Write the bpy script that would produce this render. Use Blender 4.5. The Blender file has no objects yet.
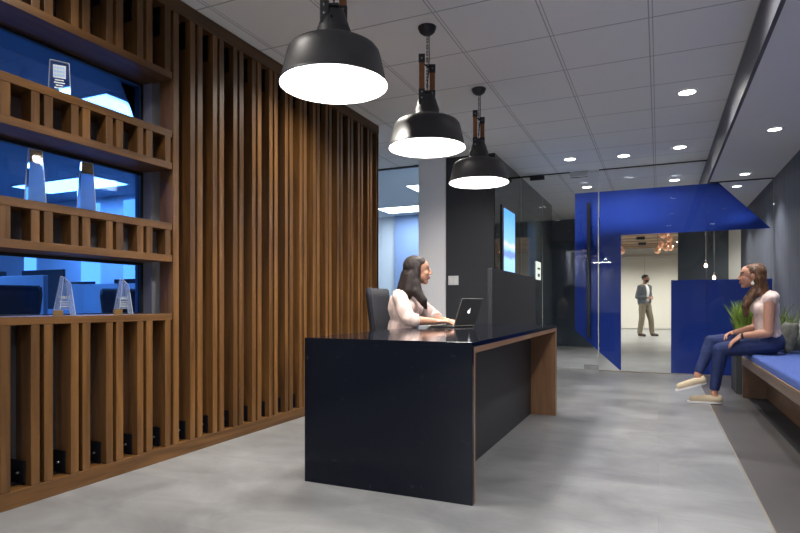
import bpy, bmesh, math, random
from mathutils import Vector, Matrix, noise as mnoise
PI = math.pi
SC = bpy.context.scene
COL = SC.collection

# ------------------------------------------------------------------ camera, world, exposure
cd = bpy.data.cameras.new('camera'); cam = bpy.data.objects.new('camera', cd); COL.objects.link(cam)
cd.sensor_width = 36; cd.lens = 576 / 800 * 36; cd.shift_y = 37.2 / 800; cd.clip_start = 0.05; cd.clip_end = 100
cam.location = (0, 0, .93); cam.rotation_euler = (PI / 2, 0, math.radians(24.17))
SC.camera = cam
w = bpy.data.worlds.new('world'); SC.world = w; w.use_nodes = True
w.node_tree.nodes['Background'].inputs[0].default_value = (.6, .7, .85, 1)
w.node_tree.nodes['Background'].inputs[1].default_value = .15
SC.view_settings.view_transform = 'Standard'; SC.view_settings.look = 'None'
SC.view_settings.exposure = 0.78; SC.view_settings.gamma = 1; SC.view_settings.use_curve_mapping = False

P_TROFFER = 100      # ceiling panels behind the camera
P_OFFICE = 42       # office behind the blue windows
P_MEET = 15         # room left of the black block
P_PEND = 15         # each pendant
P_DOWN = 36         # recessed downlights and the added ones out of view
P_WASH = 95          # downlights close to the slats
P_SOFF = 55         # soffit downlights by the right wall
P_HALL = 40         # downlights beyond the glass
P_LOBBY = 330  # added downlights that brighten the lobby

# ------------------------------------------------------------------ helpers
def nodes(m):
    m.use_nodes = True
    nt = m.node_tree
    return nt, nt.nodes['Principled BSDF']
def setin(b, k, v):
    if k in b.inputs: b.inputs[k].default_value = v
def mat(name, col, rough=.5, metal=0, var=0, vscale=8, stretch=(1, 1, 1), bump=0, bscale=60, spec=.5, coat=0, emit=None, es=0, trans=0, ior=1.45, sheen=0, col2=None):
    m = bpy.data.materials.new(name); nt, b = nodes(m)
    b.inputs['Base Color'].default_value = (*col, 1); b.inputs['Roughness'].default_value = rough
    b.inputs['Metallic'].default_value = metal
    setin(b, 'Specular IOR Level', spec); setin(b, 'Coat Weight', coat); setin(b, 'Transmission Weight', trans); setin(b, 'IOR', ior)
    setin(b, 'Sheen Weight', sheen)
    if emit: setin(b, 'Emission Color', (*emit, 1)); setin(b, 'Emission Strength', es)
    tc = nt.nodes.new('ShaderNodeTexCoord'); mp = nt.nodes.new('ShaderNodeMapping'); mp.inputs['Scale'].default_value = stretch
    nt.links.new(tc.outputs['Object'], mp.inputs[0])
    if var or col2:
        n = nt.nodes.new('ShaderNodeTexNoise'); n.inputs['Scale'].default_value = vscale; n.inputs['Detail'].default_value = 6
        nt.links.new(mp.outputs[0], n.inputs[0])
        r = nt.nodes.new('ShaderNodeValToRGB'); r.color_ramp.elements[0].position = .3; r.color_ramp.elements[1].position = .7
        c2 = col2 or tuple(min(1, c * (1 + var)) for c in col); c1 = tuple(c * (1 - var) for c in col)
        r.color_ramp.elements[0].color = (*c1, 1); r.color_ramp.elements[1].color = (*c2, 1)
        nt.links.new(n.outputs['Fac'], r.inputs[0]); nt.links.new(r.outputs[0], b.inputs['Base Color'])
    if bump:
        n2 = nt.nodes.new('ShaderNodeTexNoise'); n2.inputs['Scale'].default_value = bscale; n2.inputs['Detail'].default_value = 4
        nt.links.new(mp.outputs[0], n2.inputs[0])
        bp = nt.nodes.new('ShaderNodeBump'); bp.inputs['Strength'].default_value = bump; bp.inputs['Distance'].default_value = .01
        nt.links.new(n2.outputs['Fac'], bp.inputs['Height']); nt.links.new(bp.outputs[0], b.inputs['Normal'])
    return m
def wood(name, c1, c2, stretch, rough=.42):
    m = bpy.data.materials.new(name); nt, b = nodes(m); L = nt.links.new
    b.inputs['Roughness'].default_value = rough
    g = nt.nodes.new('ShaderNodeNewGeometry'); mp = nt.nodes.new('ShaderNodeMapping'); mp.inputs['Scale'].default_value = stretch
    L(g.outputs['Position'], mp.inputs[0])
    n = nt.nodes.new('ShaderNodeTexNoise'); n.inputs['Scale'].default_value = 1; n.inputs['Detail'].default_value = 8; n.inputs['Roughness'].default_value = .62; n.inputs['Distortion'].default_value = .8
    L(mp.outputs[0], n.inputs[0])
    r = nt.nodes.new('ShaderNodeValToRGB'); r.color_ramp.elements[0].position = .32; r.color_ramp.elements[1].position = .68
    r.color_ramp.elements[0].color = (*c1, 1); r.color_ramp.elements[1].color = (*c2, 1)
    L(n.outputs['Fac'], r.inputs[0])
    oi = nt.nodes.new('ShaderNodeObjectInfo'); mr = nt.nodes.new('ShaderNodeMapRange'); mr.inputs[3].default_value = .8; mr.inputs[4].default_value = 1.2
    L(oi.outputs['Random'], mr.inputs[0])
    hs = nt.nodes.new('ShaderNodeHueSaturation'); L(mr.outputs[0], hs.inputs['Value']); L(r.outputs[0], hs.inputs['Color'])
    L(hs.outputs[0], b.inputs['Base Color'])
    bp = nt.nodes.new('ShaderNodeBump'); bp.inputs['Strength'].default_value = .15; bp.inputs['Distance'].default_value = .004
    L(n.outputs['Fac'], bp.inputs['Height']); L(bp.outputs[0], b.inputs['Normal'])
    return m
def emis(name, col, s):
    m = bpy.data.materials.new(name); m.use_nodes = True; nt = m.node_tree; nt.nodes.clear()
    o = nt.nodes.new('ShaderNodeOutputMaterial'); e = nt.nodes.new('ShaderNodeEmission'); e.inputs[0].default_value = (*col, 1); e.inputs[1].default_value = s
    nt.links.new(e.outputs[0], o.inputs[0]); return m
def pane_mat(name, tint, refl=1.45, rough=0.0):
    m = bpy.data.materials.new(name); m.use_nodes = True; nt = m.node_tree; nt.nodes.clear(); L = nt.links.new
    o = nt.nodes.new('ShaderNodeOutputMaterial'); t = nt.nodes.new('ShaderNodeBsdfTransparent'); t.inputs[0].default_value = (*tint, 1)
    g = nt.nodes.new('ShaderNodeBsdfGlossy'); g.inputs['Roughness'].default_value = rough; g.inputs[0].default_value = (.9, .95, 1, 1)
    f = nt.nodes.new('ShaderNodeFresnel'); f.inputs[0].default_value = refl
    x = nt.nodes.new('ShaderNodeMixShader'); L(f.outputs[0], x.inputs[0]); L(t.outputs[0], x.inputs[1]); L(g.outputs[0], x.inputs[2]); L(x.outputs[0], o.inputs[0])
    return m

class MB:
    def __init__(s): s.bm = bmesh.new()
    def box(s, x0, x1, y0, y1, z0, z1, bev=0):
        a = [s.bm.verts.new(p) for p in ((x0, y0, z0), (x1, y0, z0), (x1, y1, z0), (x0, y1, z0), (x0, y0, z1), (x1, y0, z1), (x1, y1, z1), (x0, y1, z1))]
        fs = [s.bm.faces.new([a[i] for i in q]) for q in ((3, 2, 1, 0), (4, 5, 6, 7), (0, 1, 5, 4), (1, 2, 6, 5), (2, 3, 7, 6), (3, 0, 4, 7))]
        if bev:
            es = list({e for f in fs for e in f.edges})
            bmesh.ops.bevel(s.bm, geom=es, offset=bev, segments=2 if bev < .02 else 4, affect='EDGES', profile=.5)
        return s
    def prism(s, pts, axis, a0, a1):
        # pts 2-D outline; axis 'y': pts are (x,z); 'z': (x,y); 'x': (y,z)
        def P(p, a): return {'y': (p[0], a, p[1]), 'z': (p[0], p[1], a), 'x': (a, p[0], p[1])}[axis]
        v0 = [s.bm.verts.new(P(p, a0)) for p in pts]; v1 = [s.bm.verts.new(P(p, a1)) for p in pts]
        n = len(pts); fs = [s.bm.faces.new(v0), s.bm.faces.new(list(reversed(v1)))]
        for i in range(n): fs.append(s.bm.faces.new((v0[(i + 1) % n], v0[i], v1[i], v1[(i + 1) % n])))
        bmesh.ops.recalc_face_normals(s.bm, faces=fs); return s
    def lathe(s, c, prof, seg=40, sx=1, sy=1, cap=False):
        rings = []
        for r, z in prof:
            rings.append([s.bm.verts.new((c[0] + r * sx * math.cos(2 * PI * i / seg), c[1] + r * sy * math.sin(2 * PI * i / seg), c[2] + z)) for i in range(seg)])
        fs = []
        for a, b in zip(rings, rings[1:]):
            for i in range(seg): fs.append(s.bm.faces.new((a[i], a[(i + 1) % seg], b[(i + 1) % seg], b[i])))
        if cap: fs.append(s.bm.faces.new(list(reversed(rings[0])))); fs.append(s.bm.faces.new(rings[-1]))
        for f in fs: f.smooth = True
        return s
    def cyl(s, c, r, z0, z1, seg=24): return s.lathe((c[0], c[1], 0), [(r, z0), (r, z1)], seg, cap=True)
    def cap(s, p0, r0, p1, r1, seg=14, flat=False, sc=1.0):
        p0 = Vector(p0); p1 = Vector(p1); d = p1 - p0; L = d.length
        q = d.normalized() if L > 1e-6 else Vector((0, 0, 1))
        u = q.orthogonal().normalized(); v = q.cross(u)
        prof = []
        if flat: prof = [(r0 * .02, 0), (r0, 0), (r1, L), (r1 * .02, L)]
        else:
            k = 5
            for i in range(k + 1):
                a = PI / 2 * (1 - i / k); prof.append((max(r0 * math.cos(a), r0 * .03), -r0 * math.sin(a)))
            for i in range(k + 1):
                a = PI / 2 * i / k; prof.append((max(r1 * math.cos(a), r1 * .03), L + r1 * math.sin(a)))
        rings = [[s.bm.verts.new(p0 + q * z + (u * math.cos(2 * PI * i / seg) + v * math.sin(2 * PI * i / seg) * sc) * r) for i in range(seg)] for r, z in prof]
        for a, b in zip(rings, rings[1:]):
            for i in range(seg): s.bm.faces.new((a[i], a[(i + 1) % seg], b[(i + 1) % seg], b[i])).smooth = True
        s.bm.faces.new(list(reversed(rings[0]))); s.bm.faces.new(rings[-1]); return s
    def chain(s, pts, rs, flat=False):
        for i in range(len(pts) - 1): s.cap(pts[i], rs[i], pts[i + 1], rs[i + 1], flat=flat)
        return s
    def tube(s, pts, r, seg=8):
        for a, b in zip(pts, pts[1:]): s.cap(a, r, b, r, seg=seg)
        return s
    def ell(s, c, r, M=None, seg=20):
        vs = bmesh.ops.create_uvsphere(s.bm, u_segments=seg, v_segments=seg // 2 + 2, radius=1)['verts']
        M = M or Matrix.Identity(3)
        for v in vs: v.co = Vector(c) + M @ Vector((v.co.x * r[0], v.co.y * r[1], v.co.z * r[2]))
        for v in vs:
            for f in v.link_faces: f.smooth = True
        return s
    def build(s, name, m, parent=None, world=False, smooth=None):
        me = bpy.data.meshes.new(name)
        if smooth is not None:
            for f in s.bm.faces: f.smooth = smooth
        s.bm.to_mesh(me); s.bm.free()
        o = bpy.data.objects.new(name, me); COL.objects.link(o)
        for x in (m if isinstance(m, list) else [m]): me.materials.append(x)
        if parent: o.parent = parent
        if world and parent:
            org = Vector((0, 0, 0)); p = parent
            while p: org += p.location; p = p.parent
            me.transform(Matrix.Translation(-org))
        return o
def tag(o, label, cat, group=None, kind=None):
    o['label'] = label; o['category'] = cat
    if group: o['group'] = group
    if kind: o['kind'] = kind
    return o
def thing(name, label, cat, loc=(0, 0, 0), rz=0, group=None):
    o = bpy.data.objects.new(name, None); COL.objects.link(o); o.empty_display_size = .1
    o.location = loc; o.rotation_euler = (0, 0, rz); return tag(o, label, cat, group)
def struct(name, mb, m, parent=None, label=None):
    o = mb.build(name, m, parent)
    o['kind'] = 'structure'
    if label: o['label'] = label
    return o
def copy_tree(o, parent=None):
    c = o.copy(); COL.objects.link(c)
    if parent: c.parent = parent
    for ch in [x for x in bpy.data.objects if x.parent == o]: copy_tree(ch, c)
    return c
def area(parent, loc, sx, sy, power, col=(1, 1, 1), rot=(0, 0, 0), shape='RECTANGLE', spread=None):
    l = bpy.data.lights.new('light', 'AREA'); l.shape = shape; l.size = sx
    if shape == 'RECTANGLE': l.size_y = sy
    l.energy = power; l.color = col
    if spread: l.spread = spread
    o = bpy.data.objects.new('light', l); COL.objects.link(o); o.location = loc; o.rotation_euler = rot
    if parent: o.parent = parent
    return o

# ------------------------------------------------------------------ materials
W1, W2 = (.064, .027, .007), (.188, .087, .024)
M_slat = wood('walnut_vertical', W1, W2, (18, 18, 1.1))
M_slatH = wood('walnut_horizontal', W1, W2, (18, 1.1, 18))
M_deskwood = wood('desk_wood', (.27, .14, .07), (.44, .245, .13), (14, 1.2, 14))
M_deskwoodV = wood('desk_wood_vertical', (.22, .11, .055), (.37, .20, .105), (14, 14, 1.2))
M_benchwood = wood('bench_wood', (.07, .046, .034), (.14, .098, .072), (14, 1.2, 14))
M_benchwoodD = wood('bench_wood_dark', (.055, .028, .013), (.11, .058, .028), (14, 1.2, 14))
M_lobbywood = wood('lobby_wood', (.25, .13, .06), (.42, .24, .12), (1.2, 12, 12))
M_blk = mat('black_metal', (.012, .013, .015), .45)
M_blkbr = mat('black_bracket', (.006, .007, .012), .4)
M_steel = mat('brushed_steel', (.55, .55, .55), .25, 1)
M_wallgrey = mat('grey_paint', (.22, .22, .25), .7, bump=.1, bscale=200)
M_white = mat('white_paint', (.78, .78, .79), .7, bump=.05, bscale=250)
M_column = mat('column_paint', (.85, .84, .87), .65, bump=.05, bscale=250)
M_soffit = mat('soffit_paint', (.78, .77, .77), .75, bump=.05, bscale=250)
M_bulk = mat('bulkhead_paint', (.085, .085, .10), .45, bump=.05, bscale=250)
M_dark = mat('charcoal_paint', (.030, .032, .039), .5, bump=.05, bscale=250)
M_darkgloss = mat('charcoal_glass_panel', (.022, .026, .026), .07, spec=.55)
M_halldark = mat('hall_dark_wall', (.055, .066, .074), .45, bump=.05, bscale=250)
M_halldoor = mat('hall_door_paint', (.035, .048, .062), .3)
M_wallcov = mat('blue_grey_wallcovering', (.10, .108, .135), .62, var=.16, vscale=9, stretch=(1, 1, .12), bump=.35, bscale=90)
M_lobbyw = mat('lobby_white', (.70, .68, .62), .6, bump=.03, bscale=200)
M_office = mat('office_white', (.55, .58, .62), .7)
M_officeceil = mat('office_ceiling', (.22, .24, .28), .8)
M_officefloor = mat('office_carpet', (.10, .11, .13), .9, var=.2, vscale=30)
M_navy = mat('dark_office_plastic', (.012, .013, .018), .5)
M_partition = mat('workstation_fabric', (.42, .47, .52), .8, bump=.1, bscale=200)
M_glass = pane_mat('clear_glass', (.96, .978, .972), 1.28)
M_blueglass = pane_mat('blue_tinted_glass', (.29, .54, .97), 1.45)
M_meetglass = pane_mat('meeting_room_glass', (.88, .94, .99), 1.3)
M_film = mat('blue_film', (.020, .062, .42), .5, spec=.2)
M_edge = mat('polished_glass_edge', (.5, .62, .6), .15, emit=None)
M_black_handle = mat('black_handle', (.004, .004, .005), .35)
M_crystal = mat('crystal', (.95, .98, 1), .02, trans=1, ior=1.5)
M_crystalblue = mat('refracted_blue_crystal', (.30, .60, 1.0), .3, trans=.35)
M_fill = mat('misty_crystal', (.62, .74, .9), .25, trans=.75)
M_glint = mat('crystal_edge_glint', (.45, .52, .62), .3)
M_amber = mat('amber_plaque', (.30, .19, .07), .35, metal=.3)
M_etch = mat('etched_white', (.75, .8, .85), .6)
M_lampwhite = emis('lamp_lens', (1, .98, .97), 9)
M_shadeout = mat('shade_black', (.030, .030, .034), .46, metal=.25, spec=.7)
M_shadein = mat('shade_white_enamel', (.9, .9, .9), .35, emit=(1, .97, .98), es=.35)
M_diff = emis('pendant_diffuser', (1, .97, .98), 3)
M_leather = mat('tan_leather_strap', (.26, .10, .035), .5, var=.15, vscale=30)
M_rivet = mat('rivet', (.3, .3, .3), .35, 1)
M_troff = emis('troffer_panel', (.93, .96, 1), 7)
M_bulb = emis('warm_bulb', (1, .68, .38), 14)
M_copper = mat('polished_copper', (.85, .45, .28), .18, 1, emit=(1, .5, .3), es=.12)
M_jeans = mat('blue_denim', (.013, .026, .105), .75, var=.25, vscale=20, bump=.25, bscale=300)
M_cushion = mat('blue_bench_fabric', (.055, .10, .33), .85, var=.2, vscale=60, bump=.4, bscale=160)
M_piping = mat('tan_piping', (.28, .18, .09), .6)
M_pillow1 = mat('grey_green_pillow', (.14, .14, .115), .85, var=.4, vscale=22, bump=.35, bscale=120)
M_pillow2 = mat('pale_grey_pillow', (.36, .37, .33), .85, var=.25, vscale=18, bump=.35, bscale=120)
M_blouse = mat('pale_pink_blouse', (.60, .455, .41), .6, sheen=.2, bump=.12, bscale=25)
M_blouseB = mat('blush_sleeveless_top', (.70, .54, .48), .55, sheen=.2, bump=.15, bscale=30)
M_skinA = mat('skin_tan', (.46, .235, .15), .5, var=.06, vscale=12)
M_skinB = mat('skin_warm', (.47, .235, .155), .5, var=.06, vscale=12)
M_skinC = mat('skin_brown', (.32, .165, .11), .5)
M_lips = mat('lips', (.36, .13, .11), .45)
M_eyew = mat('eye_white', (.45, .43, .42), .5)
M_iris = mat('iris_dark', (.02, .012, .008), .2)
M_hairA = mat('dark_brown_hair', (.011, .005, .004), .6, var=.6, vscale=60, stretch=(4, 4, .3), bump=.5, bscale=90)
M_hairB = mat('chestnut_hair', (.055, .024, .012), .42, col2=(.20, .095, .042), var=.4, vscale=30, stretch=(3, 3, .5), bump=.6, bscale=70)
M_hairC = mat('black_hair', (.012, .010, .009), .6)
M_shoe = mat('beige_canvas_shoe', (.50, .41, .28), .8, bump=.2, bscale=250)
M_sole = mat('white_rubber_sole', (.72, .70, .70), .6)
M_blazer = mat('grey_blazer_cloth', (.085, .095, .11), .8, var=.15, vscale=40)
M_shirt = mat('white_shirt_cloth', (.75, .75, .76), .7)
M_khaki = mat('khaki_cloth', (.18, .15, .105), .8, var=.1, vscale=20)
M_brownshoe = mat('dark_brown_shoe', (.05, .022, .015), .4)
M_alu = mat('laptop_dark_aluminium', (.20, .20, .185), .42, .6)
M_logo = emis('logo_glow', (1, 1, 1), 1.6)
M_keys = mat('black_keys', (.01, .01, .01), .5)
M_screenlit = emis('laptop_screen_glow', (.6, .75, 1), .7)
M_grass = mat('green_grass_blade', (.10, .20, .025), .55, col2=(.30, .42, .06), var=.3, vscale=6)
M_grassdk = mat('dry_grass_blade', (.17, .19, .05), .6)
M_planter = mat('charcoal_planter', (.035, .037, .04), .5)
M_soil = mat('soil', (.02, .014, .01), .9)
M_plate = mat('white_plate', (.72, .72, .72), .4)
M_grid = mat('ceiling_grid', (.4, .4, .4), .6)
M_pearl = mat('earring_pale', (.8, .78, .7), .3)

def stone_mat():
    m = bpy.data.materials.new('black_navy_quartz'); nt, b = nodes(m); L = nt.links.new
    b.inputs['Roughness'].default_value = .09; setin(b, 'Specular IOR Level', .2)
    g = nt.nodes.new('ShaderNodeNewGeometry')
    v = nt.nodes.new('ShaderNodeTexNoise'); v.inputs['Scale'].default_value = 26; v.inputs['Detail'].default_value = 5; L(g.outputs['Position'], v.inputs[0])
    r = nt.nodes.new('ShaderNodeValToRGB'); e = r.color_ramp.elements
    e[0].position = .66; e[0].color = (.005, .0065, .012, 1); e[1].position = .80; e[1].color = (.026, .03, .042, 1); L(v.outputs['Fac'], r.inputs[0])
    L(r.outputs[0], b.inputs['Base Color']); return m
M_stone = stone_mat()

def floor_mat(name, c1, c2, rough, pl, pw):
    m = bpy.data.materials.new(name); nt, b = nodes(m); L = nt.links.new
    g = nt.nodes.new('ShaderNodeNewGeometry')
    mp = nt.nodes.new('ShaderNodeMapping'); mp.inputs['Rotation'].default_value = (0, 0, 0); L(g.outputs['Position'], mp.inputs[0])
    br = nt.nodes.new('ShaderNodeTexBrick'); br.inputs['Scale'].default_value = 1; br.inputs['Brick Width'].default_value = pl; br.inputs['Row Height'].default_value = pw
    br.inputs['Mortar Size'].default_value = .0014; br.inputs['Mortar Smooth'].default_value = .6; br.inputs['Bias'].default_value = 0
    br.inputs['Color1'].default_value = (.89, .89, .90, 1); br.inputs['Color2'].default_value = (1.08, 1.08, 1.07, 1); br.inputs['Mortar'].default_value = (.78, .78, .78, 1)
    L(mp.outputs[0], br.inputs[0])
    mp2 = nt.nodes.new('ShaderNodeMapping'); mp2.inputs['Scale'].default_value = (1.3, 2.0, 1); L(g.outputs['Position'], mp2.inputs[0])
    n = nt.nodes.new('ShaderNodeTexNoise'); n.inputs['Scale'].default_value = 1.5; n.inputs['Detail'].default_value = 12; n.inputs['Roughness'].default_value = .68; n.inputs['Distortion'].default_value = .5; L(mp2.outputs[0], n.inputs[0])
    r = nt.nodes.new('ShaderNodeValToRGB'); r.color_ramp.elements[0].position = .3; r.color_ramp.elements[1].position = .7
    r.color_ramp.elements[0].color = (*c1, 1); r.color_ramp.elements[1].color = (*c2, 1); L(n.outputs['Fac'], r.inputs[0])
    mx = nt.nodes.new('ShaderNodeMix'); mx.data_type = 'RGBA'; mx.blend_type = 'MULTIPLY'; mx.inputs[0].default_value = 1
    L(r.outputs[0], mx.inputs[6]); L(br.outputs['Color'], mx.inputs[7]); L(mx.outputs[2], b.inputs['Base Color'])
    rr = nt.nodes.new('ShaderNodeMapRange'); rr.inputs[3].default_value = rough - .07; rr.inputs[4].default_value = rough + .08
    L(n.outputs['Fac'], rr.inputs[0]); L(rr.outputs[0], b.inputs['Roughness'])
    return m
M_floor = floor_mat('pale_concrete_tile', (.132, .134, .136), (.262, .266, .266), .36, .92, .46)
M_floord = floor_mat('dark_grey_plank', (.050, .046, .045), (.085, .078, .076), .38, 1.2, .2)

def ceil_mat():
    m = bpy.data.materials.new('ceiling_tiles'); nt, b = nodes(m); L = nt.links.new
    b.inputs['Roughness'].default_value = .85
    g = nt.nodes.new('ShaderNodeNewGeometry'); sp = nt.nodes.new('ShaderNodeSeparateXYZ'); L(g.outputs['Position'], sp.inputs[0])
    def ln(sock, off, step, wd):
        a = nt.nodes.new('ShaderNodeMath'); a.operation = 'ADD'; a.inputs[1].default_value = off; L(sock, a.inputs[0])
        d = nt.nodes.new('ShaderNodeMath'); d.operation = 'DIVIDE'; d.inputs[1].default_value = step; L(a.outputs[0], d.inputs[0])
        f = nt.nodes.new('ShaderNodeMath'); f.operation = 'FRACT'; L(d.outputs[0], f.inputs[0])
        l = nt.nodes.new('ShaderNodeMath'); l.operation = 'LESS_THAN'; l.inputs[1].default_value = wd / step; L(f.outputs[0], l.inputs[0]); return l
    # two thin shadow lines either side of each T-bar
    a1 = ln(sp.outputs['X'], 20 * .63 + .062, .63, .008); a2 = ln(sp.outputs['X'], 20 * .63 + .038, .63, .006)
    b1 = ln(sp.outputs['Y'], 20 * .64 - 3.436 + .64 * 3, .64, .012)
    mx1 = nt.nodes.new('ShaderNodeMath'); mx1.operation = 'MAXIMUM'; L(a1.outputs[0], mx1.inputs[0]); L(a2.outputs[0], mx1.inputs[1])
    mx2 = nt.nodes.new('ShaderNodeMath'); mx2.operation = 'MAXIMUM'; L(mx1.outputs[0], mx2.inputs[0]); L(b1.outputs[0], mx2.inputs[1])
    n = nt.nodes.new('ShaderNodeTexNoise'); n.inputs['Scale'].default_value = 120; L(g.outputs['Position'], n.inputs[0])
    r = nt.nodes.new('ShaderNodeValToRGB'); r.color_ramp.elements[0].color = (.88, .87, .855, 1); r.color_ramp.elements[1].color = (.93, .92, .905, 1); L(n.outputs['Fac'], r.inputs[0])
    mx = nt.nodes.new('ShaderNodeMix'); mx.data_type = 'RGBA'; mx.inputs[7].default_value = (.50, .50, .505, 1)
    L(mx2.outputs[0], mx.inputs[0]); L(r.outputs[0], mx.inputs[6]); L(mx.outputs[2], b.inputs['Base Color'])
    return m
M_ceil = ceil_mat()

def screen_mat():
    m = bpy.data.materials.new('tv_picture'); m.use_nodes = True; nt = m.node_tree; nt.nodes.clear(); L = nt.links.new
    o = nt.nodes.new('ShaderNodeOutputMaterial'); e = nt.nodes.new('ShaderNodeEmission'); e.inputs[1].default_value = 1.0
    g = nt.nodes.new('ShaderNodeNewGeometry'); sp = nt.nodes.new('ShaderNodeSeparateXYZ'); L(g.outputs['Position'], sp.inputs[0])
    mr = nt.nodes.new('ShaderNodeMapRange'); mr.inputs[1].default_value = 1.36; mr.inputs[2].default_value = 2.17; L(sp.outputs['Z'], mr.inputs[0])
    n = nt.nodes.new('ShaderNodeTexNoise'); n.inputs['Scale'].default_value = 6; L(g.outputs['Position'], n.inputs[0])
    ad = nt.nodes.new('ShaderNodeMath'); ad.operation = 'MULTIPLY_ADD'; ad.inputs[1].default_value = .12; L(n.outputs['Fac'], ad.inputs[0]); L(mr.outputs[0], ad.inputs[2])
    r = nt.nodes.new('ShaderNodeValToRGB'); el = r.color_ramp.elements
    el[0].position = 0; el[0].color = (.30, .55, 1, 1); el[1].position = 1; el[1].color = (.10, .33, .85, 1)
    for p, c in ((.26, (.33, .58, 1, 1)), (.32, (.18, .27, .75, 1)), (.38, (.18, .30, .8, 1)), (.42, (.30, .56, 1, 1)), (.50, (.62, .62, .95, 1)), (.56, (.24, .5, 1, 1))):
        x = el.new(p); x.color = c
    L(ad.outputs[0], r.inputs[0]); L(r.outputs[0], e.inputs[0]); L(e.outputs[0], o.inputs[0]); return m
M_tv = screen_mat()

CEIL = 2.79
# ------------------------------------------------------------------ setting
struct('floor', MB().box(-12, .431, -11, 24, -.1, 0), M_floor, label='pale grey concrete look tile floor')
struct('floor', MB().box(.433, 4, -11, 13.1, -.1, 0), M_floord, label='dark grey plank floor strip in front of the bench')
struct('floor', MB().box(.433, 4, 13.1, 24, -.1, 0), M_floor, label='pale floor of the lobby')
struct('trim_1', MB().box(.427, .437, -11, 8.4, -.02, .002), mat('metal_strip', (.42, .38, .32), .35, .7), label='thin metal strip between the pale and dark floor')
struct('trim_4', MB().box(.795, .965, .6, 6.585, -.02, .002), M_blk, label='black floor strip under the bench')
struct('ceiling', MB().box(-3.0, .59, -11, 13.2, CEIL, CEIL + .1), M_ceil, label='suspended ceiling of square tiles')
struct('ceiling', MB().box(.585, 1.42, -11, 13.1, 2.495, 2.60), M_soffit, label='lowered smooth ceiling over the bench')
struct('ceiling', MB().box(-6.5, -3.0, 6.30, 7.148, CEIL - .004, CEIL - .0005).box(-3.9, -3.0, 5.42, 6.30, CEIL - .004, CEIL - .0005), M_ceil)
struct('wall_bulkhead', MB().box(.575, .60, -11, 13.1, 2.494, CEIL), M_bulk, label='dark vertical face of the dropped ceiling')
struct('wall_right', MB().box(1.31, 1.42, -11, 11.58, 0, 2.6), M_wallcov, label='blue grey textured wall behind the bench')
struct('wall_back', MB().box(-3.0, 1.42, -11.1, -11, 0, CEIL), M_wallgrey)
# wall behind the slats, with the window openings
zo = [(.865, 1.185), (1.408, 1.74), (1.965, 2.285)]
mb = MB(); XW0, XW1 = -2.97, -2.83
mb.box(XW0, XW1, 2.594, 5.36, 0, CEIL)
mb.box(XW0, XW1, -11, .90, 0, CEIL)
zs = [0] + [z for p in zo for z in p] + [CEIL]
for i in range(0, len(zs), 2): mb.box(XW0, XW1, .90, 2.594, zs[i], zs[i + 1])
struct('wall_left', mb, M_wallgrey, label='grey wall behind the wooden slats')
for i, (a, b) in enumerate(zo):
    wn = struct('window_%d' % (i + 1), MB().box(-2.92, -2.912, .90, 2.594, a, b), M_blueglass, label='blue tinted glass of the %s shelf opening' % ('lowest', 'middle', 'top')[i])
    fr = MB(); fr.box(-2.925, -2.90, 2.574, 2.594, a, b).box(-2.925, -2.90, .9, 2.574, b - .02, b).box(-2.925, -2.90, .9, 2.574, a, a + .012)
    f = fr.build('window_frame', M_blk, wn)

# column and wall left of block, glass wall of the meeting room
struct('wall_column', MB().box(-2.845, -2.475, 6.93, 7.35, 0, CEIL), M_column, label='pale grey column beside the black wall')
mg = struct('window_4', MB().box(-6.5, -2.846, 7.15, 7.16, 0, CEIL - .02), M_meetglass, label='glass wall of the meeting room behind the desk')
MB().box(-6.5, -2.846, 7.13, 7.18, CEIL - .022, CEIL).build('frame', M_blk, mg)
# black block
struct('wall_block', MB().box(-2.475, -1.85, 6.95, 11.13, 0, CEIL - .001), M_dark, label='charcoal wall with the light switch')
mb = MB()
ys = [6.953, 8.298, 9.158, 10.1, 11.13]
for a, b in zip(ys, ys[1:]): mb.box(-1.85, -1.84, a + .003, b - .003, 0.0, CEIL - .002, bev=.001)
struct('wall_block_side', mb, M_darkgloss, label='glossy charcoal panels on the side of the black wall')
# rooms beyond
struct('wall_hall_end', MB().box(-4.5, -1.0, 13.1, 13.2, 0, CEIL).box(-1.0, .364, 13.1, 13.2, 2.44, CEIL).box(.364, 1.27, 13.1, 13.2, 0, CEIL).box(1.20, 1.27, 13.2, 13.5, 0, CEIL), M_halldark, label='dark wall at the end of the hall behind the glass')
dr = struct('door_1', MB().box(-2.25, -1.13, 13.04, 13.09, 0, 2.26), M_halldoor, label='dark blue grey door in the hall end wall')
MB().box(-2.30, -2.25, 13.03, 13.10, 0, 2.31).box(-2.25, -1.08, 13.03, 13.10, 2.26, 2.31).box(-1.13, -1.08, 13.03, 13.10, 0, 2.26).build('door_frame', M_dark, dr)
struct('wall_hall_left', MB().box(-4.6, -4.5, 11.13, 13.2, 0, CEIL).box(-4.5, -2.475, 11.03, 11.13, 0, CEIL), M_halldark)
struct('ceiling', MB().box(-4.6, -3.0, 11.03, 13.2, CEIL, CEIL + .1), M_ceil)
# side room off the hall (right)
struct('wall_side_room', MB().box(2.6, 2.7, 11.48, 13.5, 0, 2.6).box(1.42, 2.6, 11.48, 11.58, 0, 2.6).box(1.27, 2.6, 13.4, 13.5, 0, 2.6), M_lobbyw)
struct('ceiling', MB().box(1.27, 2.7, 11.58, 13.5, 2.497, 2.6), M_soffit)
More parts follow.
